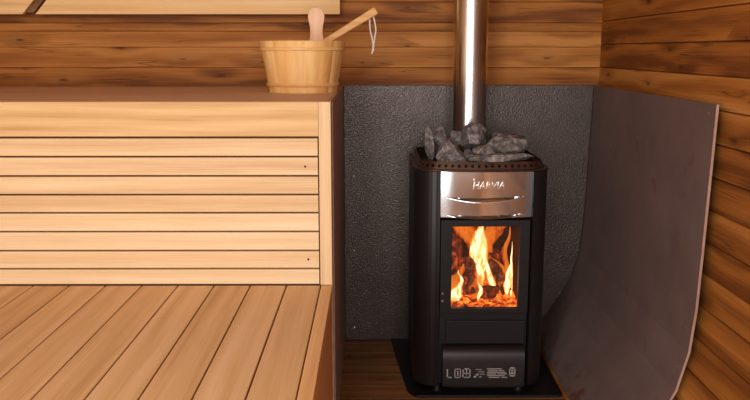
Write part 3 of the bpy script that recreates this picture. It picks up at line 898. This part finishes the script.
log('charred log leaning at the left side of the fire', (.264, 2.57, .325), (.268, 2.63, .470), .029, 1)
log('thick charred log standing in the lower left middle of the fire', (.318, 2.495, .305), (.306, 2.54, .415), .024, 2)
log('dark log leaning diagonally in the lower right of the fire', (.432, 2.49, .312), (.372, 2.55, .420), .020, 3)
log('big charred log at the upper right of the fire', (.365, 2.67, .462), (.412, 2.65, .500), .042, 4)
log('log glowing beneath the upper right one', (.385, 2.65, .398), (.425, 2.62, .388), .026, 5)
log('short dark log lying low in the middle of the embers', (.345, 2.48, .312), (.398, 2.51, .315), .020, 6)
bm = new_bm(); t = new_bm()
bmesh.ops.create_grid(t, x_segments=50, y_segments=50, size=1)
for v in t.verts:
    x = .345+v.co.x*.118; y_ = 2.575+v.co.y*.145
    v.co = Vector((x, y_, .283+.012*noise.noise(Vector((x*45, y_*45, 0)))+.006*noise.noise(Vector((x*120, y_*120, 3)))+.004))
r_ = bmesh.ops.extrude_face_region(t, geom=t.faces[:])
for v in [g for g in r_['geom'] if isinstance(g, bmesh.types.BMVert)]:
    v.co.z = .2785
bmesh.ops.recalc_face_normals(t, faces=t.faces[:])
merge(bm, t, .5)
tag(obj('ember_bed', bm, M['ember'], at=(.345, 2.575, .279)), 'glowing bed of embers on the firebox floor', 'embers', kind='stuff')

def flame(bm, x, y, z, h, r, lean=0.0, sway=.012, seed=0, fl=.55, wide=.35):
    t = new_bm(); n, m = 26, 16; rings = []
    for i in range(n+1):
        u = i/n
        if u < wide: prof_ = .35+.65*math.sin(u/wide*PI/2)
        else: prof_ = ((1-u)/(1-wide))**.95
        rr = max(r*prof_, .0004)
        cx = x + lean*u + sway*(noise.noise(Vector((seed*3.1, u*2.6, 0))))*u*2
        cy = y + sway*.5*noise.noise(Vector((seed*1.7, u*2.2, 9)))
        ring = []
        for k in range(m):
            a = k*2*PI/m
            w = 1+.30*noise.noise(Vector((math.cos(a)*1.3+seed, math.sin(a)*1.3, u*4)))
            ring.append(t.verts.new((cx+rr*w*math.cos(a), cy+rr*fl*w*math.sin(a), z+h*u)))
        rings.append(ring)
    for a, b in zip(rings, rings[1:]):
        for k in range(m): t.faces.new((a[k], a[(k+1) % m], b[(k+1) % m], b[k]))
    t.faces.new(rings[0][::-1]); t.faces.new(rings[-1])
    bmesh.ops.recalc_face_normals(t, faces=t.faces[:])
    merge(bm, t, .5)
fire = thing('fire', 'bright yellow and orange flames burning behind the stove glass', 'fire', (.345, 2.56, .29))
fire['kind'] = 'stuff'
bm = new_bm()
flame(bm, .349, 2.520, .365, .185, .032, -.010, .016, 1, wide=.40)
flame(bm, .345, 2.515, .300, .170, .015, .002, .016, 21, wide=.3)
flame(bm, .398, 2.500, .300, .150, .012, -.052, .010, 3, wide=.3)
flame(bm, .258, 2.480, .286, .062, .026, .006, .012, 4, wide=.3)
flame(bm, .272, 2.475, .290, .100, .011, .012, .012, 5, wide=.3)
flame(bm, .336, 2.470, .292, .070, .008, .004, .012, 6, wide=.3)
flame(bm, .424, 2.470, .312, .110, .012, .012, .012, 7, wide=.3)
flame(bm, .440, 2.480, .300, .180, .0065, .003, .012, 8, wide=.3)
obj('hot_flames', bm, M['flame_hot'], fire, smooth=179)['kind'] = 'stuff'
bm = new_bm()
flame(bm, .340, 2.560, .42, .136, .040, -.045, .02, 11, wide=.6)
flame(bm, .300, 2.590, .48, .078, .045, -.02, .02, 12, wide=.6)
flame(bm, .365, 2.555, .43, .125, .034, .045, .02, 13, wide=.7)
flame(bm, .400, 2.560, .515, .042, .040, .0, .02, 22, wide=.5)
flame(bm, .350, 2.545, .30, .245, .042, -.008, .02, 14, wide=.4)
flame(bm, .441, 2.570, .30, .22, .011, -.004, .02, 15, wide=.5)
flame(bm, .264, 2.500, .284, .12, .032, .004, .02, 16, wide=.4)
flame(bm, .412, 2.520, .29, .13, .022, -.02, .02, 17, wide=.4)
flame(bm, .330, 2.490, .29, .10, .020, .002, .02, 18, wide=.4)
obj('orange_flames', bm, M['flame'], fire, smooth=179)['kind'] = 'stuff'

# ---------------------------------------------------------------- light
def area(name, loc, rot, sx, sy, power, col):
    l = bpy.data.lights.new(name, 'AREA'); l.shape = 'RECTANGLE'; l.size = sx; l.size_y = sy; l.energy = power; l.color = col
    o = bpy.data.objects.new(name, l); COL.objects.link(o); o.location = loc; o.rotation_euler = rot
    return o
for (xa, xb, za), pw in zip(WINS, (46, 27)):
    area('window_daylight', ((xa+xb)/2, FRONT-.04, (za+WZ1)/2), (PI/2, 0, 0), xb-xa, WZ1-za, pw, (.98, .98, 1.0))  # added lamps behind the camera that light the whole room
# added round lamp, out of view, brightening seat and bench top from above
bm = new_bm(); lathe(bm, [(.05, 2.118), (.16, 2.118), (.17, 2.105), (.165, 2.085), (.05, 2.080)], -.35, .75, 40)
lamp = tag(obj('ceiling_lamp', bm, M['pale_x'], at=(-.35, .75, 2.118), smooth=40), 'flat round pale timber lamp on the ceiling', 'lamp')
l = bpy.data.lights.new('lamp_light', 'AREA'); l.shape = 'DISK'; l.size = .30; l.energy = 9; l.color = (1, .95, .88)
o = bpy.data.objects.new('lamp_light', l); COL.objects.link(o); o.location = (-.35, .75, 2.074)
w = bpy.data.worlds.new('sky'); SC.world = w; w.use_nodes = True
bg = w.node_tree.nodes['Background']; bg.inputs[0].default_value = (1.0, .93, .85, 1); bg.inputs[1].default_value = 0.6

# ---------------------------------------------------------------- camera
cam = bpy.data.cameras.new('camera'); cam.sensor_width = 36; cam.lens = 36*813/750; cam.clip_start = .05
co = bpy.data.objects.new('camera', cam); COL.objects.link(co)
co.location = (0, 0, 1.07); co.rotation_euler = (PI/2-math.atan(150/813), 0, -.0037)
SC.camera = co
SC.view_settings.view_transform = 'Standard'; SC.view_settings.look = 'None'
SC.view_settings.exposure = 0.0; SC.view_settings.gamma = 1.0
